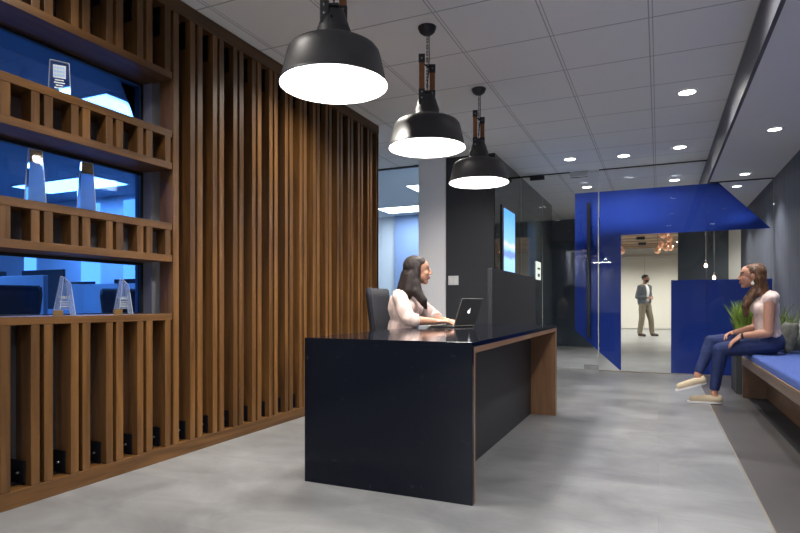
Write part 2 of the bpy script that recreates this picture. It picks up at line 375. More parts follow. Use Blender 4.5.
# lobby
struct('wall_lobby_end', MB().box(-6, 4, 23.3, 23.4, 0, 3.2), M_lobbyw, label='cream end wall of the lobby')
struct('wall_lobby_left', MB().box(-6.1, -6, 13.2, 23.4, 0, 3.2), M_lobbyw)
struct('wall_lobby_right', MB().box(4, 4.1, 13.1, 23.4, 0, 3.2), M_lobbyw)
struct('wall_lobby_front', MB().box(-6, -4.5, 13.1, 13.2, 0, 3.2).box(2.7, 4, 13.2, 13.25, 0, 3.2).box(-6, 4, 13.2, 13.25, 2.6, 3.2), M_lobbyw)
struct('ceiling', MB().box(-6, 4, 13.2, 23.4, 3.12, 3.2), M_dark)
for k, xd in enumerate((-1.40, -.475)):
    d = struct('door_%d' % (k + 2), MB().box(xd, xd + .915, 23.24, 23.29, .012, 2.61), M_lobbyw, label='%s leaf of the tall cream double door' % ('left', 'right')[k])
mb = MB().box(-1.52, -1.41, 23.22, 23.30, 0, 2.70).box(.45, .56, 23.22, 23.30, 0, 2.70).box(-1.41, .45, 23.22, 23.30, 2.63, 2.70)
struct('trim_2', mb, M_lobbyw, label='cream frame round the double door')
struct('trim_3', MB().box(-.483, -.477, 23.26, 23.295, .012, 2.61), M_dark)
# lobby timber ceiling
tcl = thing('timber_ceiling', 'timber board ceiling over the cream lobby behind the glass', 'ceiling', (-.5, 20, 3.0))
for k in range(9):
    y = 15.2 + k * .9
    MB().box(-3.2, 2.6, y, y + .72, 2.98, 3.06).build('board', M_lobbywood, tcl, world=True)
for k in range(3):
    MB().box(-.62, -.38, 17.3 + 1.8 * k, 17.62 + 1.8 * k, 2.9, 2.985).build('recessed_fixture', M_blk, tcl, world=True)

# office behind the blue windows
struct('wall_office_far', MB().box(-12.1, -12, -1, 7.1, 0, CEIL), M_office)
struct('wall_office_end', MB().box(-12.1, -6.5, 7.1, 7.2, 0, CEIL).box(-6.5, -3.9, 6.2, 6.3, 0, CEIL), M_office)
struct('wall_office_front', MB().box(-12, -2.97, -1.1, -1, 0, CEIL), M_office)
struct('wall_office_side', MB().box(-6.55, -6.5, 6.3, 7.1, 0, CEIL).box(-3.95, -3.9, 5.3, 6.3, 0, CEIL).box(-3.9, -2.83, 5.36, 5.42, 0, CEIL) , M_office)
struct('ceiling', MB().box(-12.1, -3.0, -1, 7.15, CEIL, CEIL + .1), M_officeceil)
struct('ceiling', MB().box(-6.6, -3.0, 7.15, 11.3, CEIL, CEIL + .1), mat('meeting_room_ceiling', (.62, .68, .74), .8))
# meeting room
struct('wall_meeting_end', MB().box(-6.6, -3.62, 11.2, 11.3, 0, CEIL), mat('pale_wall', (.62, .68, .74), .7))
struct('wall_meeting_blue', MB().box(-5.12, -2.475, 11.12, 11.18, 0, CEIL), mat('soft_blue_wall', (.21, .30, .50), .7), label='soft blue wall of the meeting room')
struct('wall_meeting_left', MB().box(-6.6, -6.5, 7.2, 11.3, 0, CEIL), M_office)
struct('wall_meeting_right', MB().box(-2.55, -2.476, 7.35, 11.1, 0, CEIL), M_office)

# ------------------------------------------------------------------ slat screen with shelves
XF, XB = -2.672, -2.785
scr = thing('slat_screen', 'tall walnut slat screen with three shelf openings along the left wall', 'wood screen', (-2.72, 3.1, 0))
MB().box(-2.80, XF + .004, .88, 5.405, 0, .078, bev=.002).build('bottom_rail', M_slatH, scr, world=True)
MB().box(-2.80, XF + .004, .88, 5.405, 2.70, CEIL - .003, bev=.002).build('top_rail', M_slatH, scr, world=True)
boards = [(.832, .870), (1.182, 1.222), (1.372, 1.413), (1.737, 1.777), (1.928, 1.970), (2.280, 2.322)]
for a, b in boards:
    MB().box(-2.905, XF + .002, .88, 2.602, a, b, bev=.0015).build('shelf_board', M_slatH, scr, world=True)
rng = random.Random(4)
def slat(y0, y1, z0, z1, brk):
    o = MB().box(XB if z1 - z0 > .3 else -2.745, XF, y0, y1, z0, z1, bev=.0015).build('slat', M_slat, scr, world=True)
    if not brk: return
    for zz, s in ((.0785, 1), (2.6995, -1)):
        if z0 > .5 and s == 1: continue
        if z1 < 2 and s == -1: continue
        m = MB()
        hgt = .115 if s == 1 else .17
        za, zb = (zz, zz + hgt) if s == 1 else (zz - hgt, zz)
        m.box(-2.829, -2.712, y0 - .008, y0 - .0005, za, zb)
        m.box(-2.829, -2.750, y0 - .07, y0 - .008, (za if s == 1 else zb - .006), (za + .006 if s == 1 else zb))
        m.box(-2.829, -2.823, y0 - .085, y0 - .0085, za, zb)
        br = m.build('bracket', M_blkbr, o, world=False)
        br.data.transform(Matrix.Translation(-scr.location))
        if s == 1:
            bo = MB().cap((-2.75, y0 - .02, za + .055), .006, (-2.75, y0 - .008, za + .055), .006, flat=True).build('bolt', M_rivet, o)
            bo.data.transform(Matrix.Translation(-scr.location))
Y0 = 1.949
zsec = [(.079, .832), (1.222, 1.372), (1.777, 1.928), (2.322, 2.70)]
for k in range(-5, 18):
    ya = Y0 + k * .2004
    for j, (a, b) in enumerate(((0, .041), (.0625, .1065))):
        y0, y1 = ya + a, ya + b
        if y1 > 5.41: continue
        if y1 < 2.6:
            for z0, z1 in zsec: slat(y0, y1, z0, z1, j == 0)
        else: slat(y0, y1, .079, 2.70, j == 0)
MB().box(XB, XF, 5.362, 5.405, .079, 2.70, bev=.0015).build('slat', M_slat, scr, world=True)

# ------------------------------------------------------------------ awards
def edge_glints(m, ang, w=0):
    # pale colour on narrow bevel facets stands in for edge glints
    for f in m.bm.faces:
        es = sorted(e.calc_length() for e in f.edges)
        if len(f.edges) == 3 or es[0] < .0075: f.material_index = 1
def obelisk(name, label, x, y, z, h, wb, wt, d, group, rz=0):
    t = thing(name, label, 'award', (x, y, z), rz, group)
    m = MB(); hb, ht = wb / 2, wt / 2
    vs = [m.bm.verts.new(p) for p in ((-d / 2, -hb, 0), (d / 2, -hb, 0), (d / 2, hb, 0), (-d / 2, hb, 0), (-d * .3, -ht, h), (d * .3, -ht, h), (d * .3, ht, h * .97), (-d * .3, ht, h * .97))]
    for q in ((3, 2, 1, 0), (4, 5, 6, 7), (0, 1, 5, 4), (1, 2, 6, 5), (2, 3, 7, 6), (3, 0, 4, 7)): m.bm.faces.new([vs[i] for i in q])
    bmesh.ops.bevel(m.bm, geom=list(m.bm.edges), offset=.004, segments=1, affect='EDGES')
    edge_glints(m, 8); m.build('crystal_block', [M_crystal, M_glint], t, smooth=False); return t
AW = 'crystal awards on the shelves'
t = obelisk('award', 'clear crystal award with etched white square on the top shelf', -2.78, 1.965, 1.9705, .195, .105, .088, .04, AW, math.radians(-38))
m = MB(); m.box(.0205, .0215, -.028, .028, .10, .165); m.build('etched_emblem', M_etch, t)
m = MB()
for k in range(3):
    for q in range(4): m.box(.0222, .0226, -.024 + q * .0125, -.015 + q * .0125, .108 + k * .019, .119 + k * .019)
m.build('emblem_lettering', M_crystalblue, t)
m = MB()
for k in range(4):
    wk = (.02, .024, .016, .022)[k]
    m.box(.0222, .0228, -wk, wk, .086 - k * .013, .092 - k * .013)
m.build('etched_lettering', M_etch, t)
for y, lab in ((1.84, 'left tall tapered crystal tower award with amber top on the middle shelf'), (2.115, 'right tall tapered crystal tower award with amber top on the middle shelf')):
    t = obelisk('tower_award', lab, -2.78, y, 1.4135, .272, .095, .062, .06, 'tall crystal towers on the middle shelf', math.radians(-35))
    m = MB(); m.prism([(-.030, .006), (.045, .006), (.030, .205), (-.024, .205)], 'x', -.012, .016); m.build('refracted_blue', M_crystalblue, t)  # blue refracted through the crystal, put into the block's colour
    m = MB(); m.prism([(-.024, .207), (.030, .207), (.028, .266), (-.022, .266)], 'x', -.012, .014); m.build('amber_plaque', M_amber, t)
for y, lab in ((1.99, 'left small folded crystal award with amber base on the lowest shelf'), (2.345, 'right small folded crystal award with amber base on the lowest shelf')):
    t = thing('folded_award', lab, 'award', (-2.78, y, .8705), math.radians(-35), 'folded crystal awards on the lowest shelf')
    m = MB()
    m.prism([(-.048, .028), (-.018, .028), (-.002, .196), (-.018, .202)], 'x', -.02, .02)
    m.prism([(.026, .0), (.052, .0), (.030, .165), (-.002, .200), (.002, .180)], 'x', -.018, .018)
    bmesh.ops.bevel(m.bm, geom=list(m.bm.edges), offset=.0026, segments=1, affect='EDGES'); edge_glints(m, 8)
    m.build('crystal_fold', [M_fill, M_glint], t, smooth=False)
    MB().prism([(-.030, .03), (.022, .03), (.004, .17), (-.010, .17)], 'x', -.006, .006).build('inner_wedge', M_fill, t, smooth=False)
    MB().box(-.022, .022, -.05, -.004, 0, .026, bev=.002).build('amber_base', M_amber, t)
    m = MB()
    for q in range(5): m.box(.0065, .008, -.026 + q * .0105, -.018 + q * .0105, .085, .099)
    for q, wq in enumerate((.022, .018, .02)): m.box(.0065, .008, -wq, wq, .068 - q * .012, .072 - q * .012)
    m.build('etched_lettering', M_etch, t)

# ------------------------------------------------------------------ office furniture behind the blue glass
def workstation(x, y, lab):
    t = thing('workstation', lab, 'desk', (x, y, 0), 0, 'office workstations behind the blue glass')
    MB().box(-.9, .9, -.02, .02, .0, 1.17, bev=.005).build('privacy_panel', M_partition, t)
    MB().box(-.92, -.88, -.72, .72, 0, 1.17, bev=.005).build('side_panel', M_partition, t)
    MB().box(-.87, .87, .03, .72, .71, .74).build('desktop', M_white, t)
    for s in (-.82, .82): MB().box(s - .02, s + .02, .60, .66, 0, .71).build('leg', M_blk, t)
    return t
def monitor(x, y, z, rz, lab):
    t = thing('monitor', lab, 'monitor', (x, y, z), rz, 'dark monitors in the office')
    MB().box(-.29, .29, -.012, .012, .14, .50, bev=.004).build('screen', M_navy, t)
    MB().box(-.02, .02, .0, .03, .01, .3).build('stand', M_navy, t)
    MB().box(-.12, .12, -.08, .1, 0, .012).build('base', M_navy, t)
WS = [(-5.6, 3.2), (-5.6, 4.9), (-7.9, 3.6), (-7.9, 5.3)]
for i, (x, y) in enumerate(WS):
    workstation(x, y, ['pale partitioned workstation nearest the lowest blue window', 'pale partitioned workstation at the right in the blue window', 'pale partitioned workstation further back in the blue office', 'pale partitioned workstation in the back corner of the blue office'][i])
    for s, nm in ((-.42, 'left'), (.42, 'right')):
        monitor(x + s, y + .30, .741, PI, 'dark monitor %s on the %s' % (nm, ['nearest workstation behind the blue window', 'right workstation behind the blue window', 'further workstation behind the blue window', 'corner workstation behind the blue window'][i]))
def task_chair(name, x, y, rz, lab, group, bw=.46, htop=1.06, wide=True, m1=None):
    m1 = m1 or M_navy
    t = thing(name, lab, 'chair', (x, y, 0), rz, group)       # faces +x
    b = MB()
    # upholstered shell, wider at the top
    n = 8; rows = []
    for i in range(n + 1):
        u = i / n; z = .50 + u * (htop - .50); hw = (.17 + .075 * u ** .7) * bw / .46 if wide else bw / 2
        if i == n: hw -= .012
        xo = -.20 - .05 * u
        rows.append([(xo + .02 * math.cos(v * PI / 2) * 0 - .03 * (1 - v * v), v * hw, z) for v in (-1, -.9, -.6, -.2, .2, .6, .9, 1)])
    def shell(dx): return [[b.bm.verts.new((p[0] + dx, p[1], p[2])) for p in r] for r in rows]
    A = shell(0); B = shell(.045)
    for i in range(n):
        for j in range(7):
            b.bm.faces.new((A[i][j], A[i][j + 1], A[i + 1][j + 1], A[i + 1][j])); b.bm.faces.new((B[i][j + 1], B[i][j], B[i + 1][j], B[i + 1][j + 1]))
        b.bm.faces.new((A[i][0], A[i + 1][0], B[i + 1][0], B[i][0])); b.bm.faces.new((A[i][7], B[i][7], B[i + 1][7], A[i + 1][7]))
    for j in range(7):
        b.bm.faces.new((A[0][j], B[0][j], B[0][j + 1], A[0][j + 1])); b.bm.faces.new((A[n][j], A[n][j + 1], B[n][j + 1], B[n][j]))
    bmesh.ops.recalc_face_normals(b.bm, faces=b.bm.faces)
    bmesh.ops.bevel(b.bm, geom=[e for e in b.bm.edges if e.calc_face_angle(0) > .9], offset=.01, segments=2, affect='EDGES')
    b.build('backrest', m1, t, smooth=True)
    MB().box(-.24, .22, -.235, .235, .41, .475, bev=.025).build('seat', m1, t)
    MB().tube([(-.13, 0, .40), (-.30, 0, .42), (-.275, 0, .62)], .022).build('back_support', M_blk, t)
    MB().cyl((0, 0), .028, .09, .40).build('column', M_steel, t)
    MB().cyl((0, 0), .05, .065, .11).build('hub', M_blk, t)
    for k in range(5):
        a = 2 * PI * k / 5 + .3
        l = MB().cap((.04 * math.cos(a), .04 * math.sin(a), .085), .022, (.29 * math.cos(a), .29 * math.sin(a), .065), .014).build('leg', M_blk, t)
        cx, cy = .29 * math.cos(a), .29 * math.sin(a)
        MB().cap((cx - .018 * math.sin(a), cy + .018 * math.cos(a), .028), .028, (cx + .018 * math.sin(a), cy - .018 * math.cos(a), .028), .028, flat=True).build('caster', M_blk, l)
    return t
OC = 'dark chairs in the blue office'
task_chair('office_chair', -4.38, 2.66, 2.58, 'dark chair back at the left edge of the lowest blue window', OC)
task_chair('office_chair', -4.36, 3.76, 2.43, 'dark chair back at the right end of the lowest blue window', OC)
def troffer(x, y, sx, sy, z, power, lab, group, m=None, col=(.93, .96, 1)):
    t = thing('ceiling_light', lab, 'ceiling light', (x, y, z), 0, group)
    MB().box(-sx / 2 - .02, sx / 2 + .02, -sy / 2 - .02, sy / 2 + .02, -.012, -.001).build('frame', M_white, t)
    MB().box(-sx / 2, sx / 2, -sy / 2, sy / 2, -.016, -.0125).build('diffuser', m or M_troff, t)
    area(t, (0, 0, -.03), sx, sy, power, col)
troffer(-4.75, 3.97, .62, .80, CEIL, P_OFFICE, 'bright square ceiling panel seen through the top blue window', 'panel lights in the blue office')
troffer(-8.4, 6.1, 1.8, .62, CEIL, P_OFFICE * 1.6, 'bright ceiling panel seen through the middle blue window', 'panel lights in the blue office')
troffer(-6.4, 1.8, 1.2, .6, CEIL, P_OFFICE * 1.6, 'ceiling panel further left in the blue office', 'panel lights in the blue office')
# white window piers on the end wall of the office
for k, (x, x2) in enumerate(((-11.0, -10.7), (-9.42, -8.98), (-8.36, -7.88))):
    tag(MB().box(x, x2, 7.06, 7.10, .75, 2.70).build('bright_window_panel', emis('daylight_panel_%d' % k, (.75, .88, 1), 1.6)), ['bright narrow window at the far left of the blue office', 'bright narrow window in the middle of the office end wall', 'bright narrow window at the right of the office end wall'][k], 'window', 'bright narrow windows in the blue office')

troffer(-3.30, 8.62, .62, .62, CEIL, P_MEET, 'bright ceiling panel close to the pale column', 'panel lights in the meeting room')
troffer(-4.35, 10.35, 1.3, .60, CEIL, P_MEET * 1.5, 'long ceiling panel above the blue meeting room wall', 'panel lights in the meeting room')
for k, y in enumerate((-3.8, -5.9, -8.0, -10.1)):
    troffer(-2.38, y, .9, .5, CEIL, P_TROFFER, ['ceiling panel behind the viewpoint, nearest one', 'ceiling panel behind the viewpoint, second one', 'ceiling panel behind the viewpoint, third one', 'ceiling panel behind the viewpoint, farthest one'][k] + ' mirrored in the glass', 'ceiling panels mirrored in the glass door')

# ------------------------------------------------------------------ reception desk
dk = thing('reception_desk', 'long black stone waterfall reception desk lined with walnut', 'desk', (-1.24, 3.75, 0))
DX0, DX1, DY0, DY1, DH = -1.692, -.780, 2.550, 4.955, .752
m = MB(); m.box(DX0, DX1, DY0, DY1, DH - .024, DH, bev=.0015); m.box(DX0, DX1, DY0, DY0 + .024, 0, DH - .024, bev=.0015); m.box(DX0, DX1, DY1 - .012, DY1, 0, DH - .024, bev=.0015)
m.build('stone_top', M_stone, dk, world=True)
m = MB(); m.box(DX0, DX1, DY0 + .0245, DY1 - .0125, DH - .052, DH - .0245)
m.build('wood_lining', M_deskwood, dk, world=True)
for ya, yb in ((DY0 + .0245, DY0 + .048), (DY1 - .06, DY1 - .0125)): MB().box(DX0, DX1, ya, yb, 0, DH - .0525).build('wood_end', M_deskwoodV, dk, world=True)
MB().box(-1.01, -.985, DY0 + .0485, DY1 - .0605, 0.0, DH - .053).build('modesty_panel', M_dark, dk, world=True)
# low screen wall behind the desk
pw = thing('low_partition', 'low charcoal partition standing behind the far end of the desk', 'partition', (-1.37, 5.96, 0))
MB().box(-1.382, -1.342, 4.985, 6.94, 0, 1.243, bev=.002).build('panel', mat('partition_charcoal', (.024, .025, .030), .8, bump=.03, bscale=300), pw, world=True)
MB().box(-1.378, -1.346, 6.9405, 6.949, .9, 1.1).build('wall_clip', M_blk, pw, world=True)
# laptop
lp = thing('laptop', 'dark laptop open on the reception desk with glowing logo on lid', 'laptop', (-1.352, 4.20, DH + .001), math.radians(-17))
MB().box(-.215, 0, -.138, .138, 0, .013, bev=.004).build('base', M_alu, lp)
m = MB()
for r in range(5):
    for c in range(13): m.box(-.115 + r * .019, -.100 + r * .019, -.122 + c * .0188, -.107 + c * .0188, .0132, .0146)
m.build('keyboard', M_keys, lp)
MB().box(-.205, -.14, -.05, .05, .0131, .0137).build('trackpad', M_steel, lp)
lid = MB().box(-.004, .004, -.138, .138, .006, .222, bev=.0035).build('lid', M_alu, lp); lid.location = (.004, 0, .008); lid.rotation_euler = (0, math.radians(20), 0)
MB().box(-.0052, -.0043, -.130, .130, .016, .212).build('screen', M_screenlit, lid)
m = MB()   # fruit-like mark with a bite and a leaf
pts = []
for i in range(40):
    a = 2 * PI * i / 40; r = .0165 * (1 + .10 * math.cos(2 * a)) 
    y, z = r * math.cos(a) * 1.0, r * math.sin(a) * .98
    if abs(y) < .005: z *= .9
    if y > .009 and abs(z - .002) < .009: y = .010 - .004 * (1 - ((z - .002) / .009) ** 2)
    pts.append((y, .118 + z))
m.prism(pts, 'x', .0042, .0048)
m.prism([(.000, .136), (.005, .138), (.0075, .146), (.001, .143)], 'x', .0042, .0048)
m.build('logo', M_logo, lid)
lp_hidden = None

task_chair('reception_chair', -1.845, 4.20, math.radians(5), 'black office chair the receptionist sits on behind the desk', None, bw=.42, htop=1.055, m1=mat('navy_chair_fabric', (.008, .009, .015), .8, bump=.2, bscale=250))

# light switch on the block front
sw = thing('light_switch', 'white double light switch on the charcoal wall', 'switch', (-2.375, 6.949, 1.225))
MB().box(-.068, .068, -.008, .0, -.058, .058, bev=.002).build('cover_plate', M_plate, sw)
for s in (-.031, .031): MB().box(s - .018, s + .018, -.012, -.0082, -.032, .032, bev=.001).build('rocker', M_white, sw)

# TV
tv = thing('wall_screen', 'upright display on the glossy charcoal wall showing a blue sky', 'television', (-1.839, 7.63, 1.35))
MB().box(0, .012, -.37, .37, -.04, .853, bev=.002).build('frame', M_blk, tv)
MB().box(.0122, .0135, -.275, .355, .01, .825).build('screen', M_tv, tv)
sg = thing('wall_placard', 'narrow white notice plate on the glossy wall beyond the glass', 'sign', (-1.839, 9.74, 1.48))
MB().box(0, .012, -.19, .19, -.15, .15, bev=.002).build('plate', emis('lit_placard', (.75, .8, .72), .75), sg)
MB().box(.0125, .014, -.11, .11, .02, .05).build('upper_mark', M_blk, sg)
MB().box(.0125, .014, -.08, .08, -.10, -.05).build('lower_mark', M_blk, sg)

# ------------------------------------------------------------------ glass partition
GY = 8.42
def film(pts, parent): return MB().prism(pts, 'y', GY + .0065, GY + .0085).build('blue_film', M_film, parent)
gp = struct('window_5', MB().box(-.755, .562, GY - .006, GY + .006, .008, CEIL - .008).box(.568, .578, GY - .006, GY + .006, .008, 2.48).box(.578, 1.305, GY - .006, GY + .006, .008, 2.485), M_glass, label='fixed clear glass partition with blue film right of the glass door')
MB().box(-.755, .574, GY - .018, GY + .018, CEIL - .012, CEIL - .001).box(.602, 1.305, GY - .018, GY + .018, 2.484, 2.494).build('head_channel', M_blk, gp)
MB().box(-.755, 1.305, GY - .012, GY + .012, 0.001, .009).build('floor_channel', mat('bronze_channel', (.30, .24, .17), .4, .6), gp)
# blue shapes: band, leg, block
ZT, ZB = 2.483, 1.868
film([(-.750, ZB), (-.468, ZB), (1.275, ZB + .002), (.705, ZT), (-.750, ZT)], gp)
film([(-.750, .262), (-.478, .016), (-.468, .020), (-.468, ZB - .0005), (-.750, ZB - .0005)], gp)
film([(.151, .012), (1.29, .012), (1.29, 1.242), (.151, 1.242)], gp)
gd = struct('door_4', MB().box(-1.525, -.762, GY - .006, GY + .006, .012, CEIL - .012), M_glass, label='frameless glass door with long black handle and blue film')
film([(-1.075, .560), (-.764, .277), (-.764, ZT), (-1.075, ZT)], gd)
MB().box(-.765, -.758, GY - .0075, GY + .0075, .014, CEIL - .014).build('polished_edge', mat('glass_edge', (.55, .62, .58), .12, spec=.9), gd)
m = MB(); m.box(-.905, -.862, GY - .075, GY - .045, .45, 2.335, bev=.004)
for z in (.7, 2.1): m.cap((-.8835, GY - .046, z), .012, (-.8835, GY - .006, z), .012, flat=True)
m.build('pull_handle', M_black_handle, gd)
MB().box(-.95, -.76, GY - .022, GY + .022, .012, .075, bev=.003).build('bottom_patch', M_steel, gd)
MB().box(-1.14, -.90, GY - .03, GY + .03, CEIL - .085, CEIL - .005, bev=.003).build('top_patch', M_steel, gd)
gs = struct('window_6', MB().box(-1.835, -1.53, GY - .006, GY + .006, .008, CEIL - .008), M_glass, label='narrow glass pane between the black wall and the glass door')
MB().box(-1.835, -1.53, GY - .018, GY + .018, CEIL - .02, CEIL - .001).box(-1.53, -1.14, GY - .018, GY + .018, CEIL - .011, CEIL - .001).build('head_channel', M_blk, gs)
MB().box(-1.70, -1.50, GY - .025, GY + .025, CEIL - .07, CEIL - .021).build('patch_fitting', M_blk, gs)

# ------------------------------------------------------------------ downlights
def downlight(x, y, z, power, lab, group, spot=2.75, r=.068, col=(1, .96, .92)):
    t = thing('downlight', lab, 'downlight', (x, y, z), 0, group)
    MB().lathe((0, 0, 0), [(r + .022, -.001), (r + .022, -.006), (r + .002, -.008), (r, -.003)], 36).build('trim_ring', M_plate, t)
    MB().lathe((0, 0, 0), [(.001, -.0045), (r, -.004)], 36).build('lens', M_lampwhite, t)
    l = bpy.data.lights.new('light', 'SPOT'); l.energy = power; l.spot_size = spot; l.spot_blend = .9; l.shadow_soft_size = .06; l.color = col
    o = bpy.data.objects.new('light', l); COL.objects.link(o); o.location = (0, 0, -.02); o.parent = t
G1 = 'recessed downlights in the tiled ceiling'
for x, y, lab, p in ((.23, 5.65, 'round downlight nearest the viewer in the tiled ceiling', 14), (.23, 7.6, 'round downlight by the dark bulkhead, just before the glass', 8), (-.40, 7.75, 'middle round downlight of the row before the glass', 8),
                  (-1.04, 7.65, 'round downlight above the glass door fitting', 8), (-1.04, 9.59, 'left round downlight of the row just beyond the glass', P_HALL), (.22, 9.59, 'right round downlight beyond the glass beside the bulkhead', P_HALL)):
    downlight(x, y, CEIL, p * P_DOWN / 9, lab, G1)
for y, lab in ((1.75, 'wall washing downlight out of view above the shelves'), (3.70, 'wall washing downlight hidden behind the nearest pendant lamp'), (5.62, 'wall washing downlight hidden behind the middle pendant lamp')):
    downlight(-2.05, y, CEIL, P_WASH * (.55 if y < 2 else 1), lab, G1, spot=2.5, col=(1, .93, .83))
downlight(.23, 3.7, CEIL, P_DOWN * 1.6, 'added fill downlight out of view above the pale floor', G1)  # these four are added unseen to brighten floor and ceiling by bounce
downlight(.23, 1.7, CEIL, P_DOWN * 1.6, 'added fill downlight out of view above the viewer', G1)
downlight(.23, -.3, CEIL, P_DOWN * 1.6, 'added fill downlight out of view just behind the viewer', G1)
downlight(-1.04, -.3, CEIL, P_DOWN * 1.6, 'added fill downlight out of view behind the viewer towards the slats', G1)
G2 = 'recessed downlights in the lowered ceiling'
for y, lab in ((8.82, 'small downlight in the lowered ceiling just beyond the glass'), (8.03, 'downlight in the lowered ceiling closest to the glass on this side'), (6.08, 'downlight in the lowered ceiling above the seated woman'), (4.1, 'downlight in the lowered ceiling out of view above the bench'), (2.1, 'downlight in the lowered ceiling nearest the viewer')):
    downlight(.95, y, 2.495, P_SOFF * (1 if y < 8.5 else .6), lab, G2, spot=1.75, r=.052, col=(.95, .97, 1))
downlight(.95, 10.6, 2.495, P_SOFF * .6, 'far downlight in the lowered ceiling beyond the glass', G2, spot=1.75, r=.052)
downlight(2.0, 12.4, 2.497, 60, 'added unseen downlight in the side room off the hall', 'added downlight of the side room')  # lamp added to light the side room, itself unseen
for k, (x, y) in enumerate(((-2.2, 15.6), (1.3, 15.6), (-2.2, 18.3), (1.3, 18.3), (-1.6, 21.2), (.6, 21.2))):
    downlight(x, y, 2.979, P_LOBBY, 'added unseen downlight in the lobby timber ceiling, %s side of the %s row' % (('left', 'right')[k % 2], ('first', 'second', 'third')[k // 2]), 'added downlights in the lobby timber ceiling', spot=2.7, col=(1, .95, .86))  # lamps added to brighten the lobby, none of them in sight

# ------------------------------------------------------------------ pendants
def pendant():
    t = thing('pendant_lamp', '', 'pendant lamp', (0, 0, CEIL), 0, 'black bell pendant lamps over the desk')
    MB().lathe((0, 0, 0), [(.062, -.001), (.060, -.012), (.050, -.034), (.030, -.050), (.012, -.054), (.001, -.055)], 32).build('canopy', M_shadeout, t)
    m = MB()
    n = 16; z = -.055
    for i in range(n):   # chain links
        za, zb = z - i * .0215, z - i * .0215 - .027
        if i % 2: m.tube([(.004, 0, za), (.004, 0, zb), (-.004, 0, zb), (-.004, 0, za), (.004, 0, za)], .0018, 6)
        else: m.tube([(0, .004, za), (0, .004, zb), (0, -.004, zb), (0, -.004, za), (0, .004, za)], .0018, 6)
    m.build('chain', M_blk, t)
    m = MB().tube([(.012, 0, -.05), (.014, .004, -.2), (.010, 0, -.30), (0, 0, -.40), (0, 0, -.50)], .0035)
    m.build('cord', M_blk, t)
    for s in (-1, 1):
        x = s * .036; y = s * .055; zt, zb = (-.215, -.49)
        if s > 0: zt, zb = -.24, -.46
        st = MB().box(x - .018, x + .018, y - .004, y + .004, zb, zt, bev=.001).build('strap', M_leather, t)
        MB().box(x - .021, x + .021, y - .0065, y + .0065, zt - .045, zt + .012, bev=.001).build('strap_plate', M_shadeout, st)
        MB().box(x - .021, x + .021, y - .0065, y + .0065, zb - .045, zb + .055, bev=.001).build('strap_plate', M_shadeout, st)
        m = MB()
        for zz in (zt - .018, zb + .035, zb - .005): m.cap((x, y - .0095, zz), .007, (x, y + .0095, zz), .007, seg=10, flat=True)
        m.build('rivet', M_rivet, st)
    MB().cap((-.036, -.055, -.262), .005, (.036, .055, -.262), .005, seg=10, flat=True).build('cross_bar', M_blk, t)
    MB().cap((0, -.085, -.52), .004, (0, .085, -.52), .004, seg=8).build('cross_pin', M_blk, t)
    zr = -(CEIL - 1.975)
    # outer profile: rim up to neck
    outp = [(.257, 0), (.259, .004), (.257, .012), (.252, .014), (.226, .130), (.219, .155), (.206, .172), (.186, .184), (.150, .193), (.112, .207), (.090, .219), (.082, .232), (.082, .262), (.075, .278), (.062, .320), (.051, .350), (.046, .358), (.028, .364), (.001, .365)]
    MB().lathe((0, 0, zr), outp, 64).build('shade', M_shadeout, t)
    inp = [(.2565, .0005), (.249, .014), (.223, .128), (.215, .153), (.200, .168), (.182, .179), (.148, .188), (.108, .201), (.001, .205)]
    MB().lathe((0, 0, zr), inp, 64).build('shade_lining', M_shadein, t)
    MB().lathe((0, 0, zr), [(.001, .148), (.135, .150), (.140, .158), (.135, .19)], 48).build('diffuser', M_diff, t)
    m = MB(); m.box(-.03, .03, -.05, .05, zr + .361, zr + .372); m.build('neck_clamp', M_shadeout, t)
    area(t, (0, 0, zr + .140), .30, .30, P_PEND, (1, .95, .9), shape='DISK')
    return t
pn = pendant()
for i, (y, lab) in enumerate(((2.39, 'largest looking black bell pendant lamp at the top left, nearest the viewer'), (3.61, 'middle black bell pendant lamp above the receptionist'), (4.83, 'farthest black bell pendant lamp in front of the charcoal wall'))):
    o = pn if i == 0 else copy_tree(pn)
    o.location = (-1.42, y, CEIL); o['label'] = lab; o.rotation_euler = (0, 0, math.radians(22))

# hanging warm bulbs beyond the glass
for x, y, z, lab in ((.69, 10.4, 1.52, 'left small warm bulb hanging on a thin cord beyond the glass'), (.83, 10.7, 1.335, 'right lower small warm bulb hanging on a thin cord beyond the glass')):
    t = thing('hanging_bulb', lab, 'pendant lamp', (x, y, 2.494), 0, 'small warm bulbs hanging beyond the glass')
    d = z - 2.494
    MB().tube([(0, 0, -.001), (0, 0, d + .10)], .0015, 6).build('cord', mat('cord_grey', (.35, .33, .3), .5), t)
    MB().cyl((0, 0), .012, d + .06, d + .11, 12).build('socket', M_rivet, t)
    MB().ell((0, 0, d + .02), (.022, .022, .032)).build('bulb', M_bulb, t)
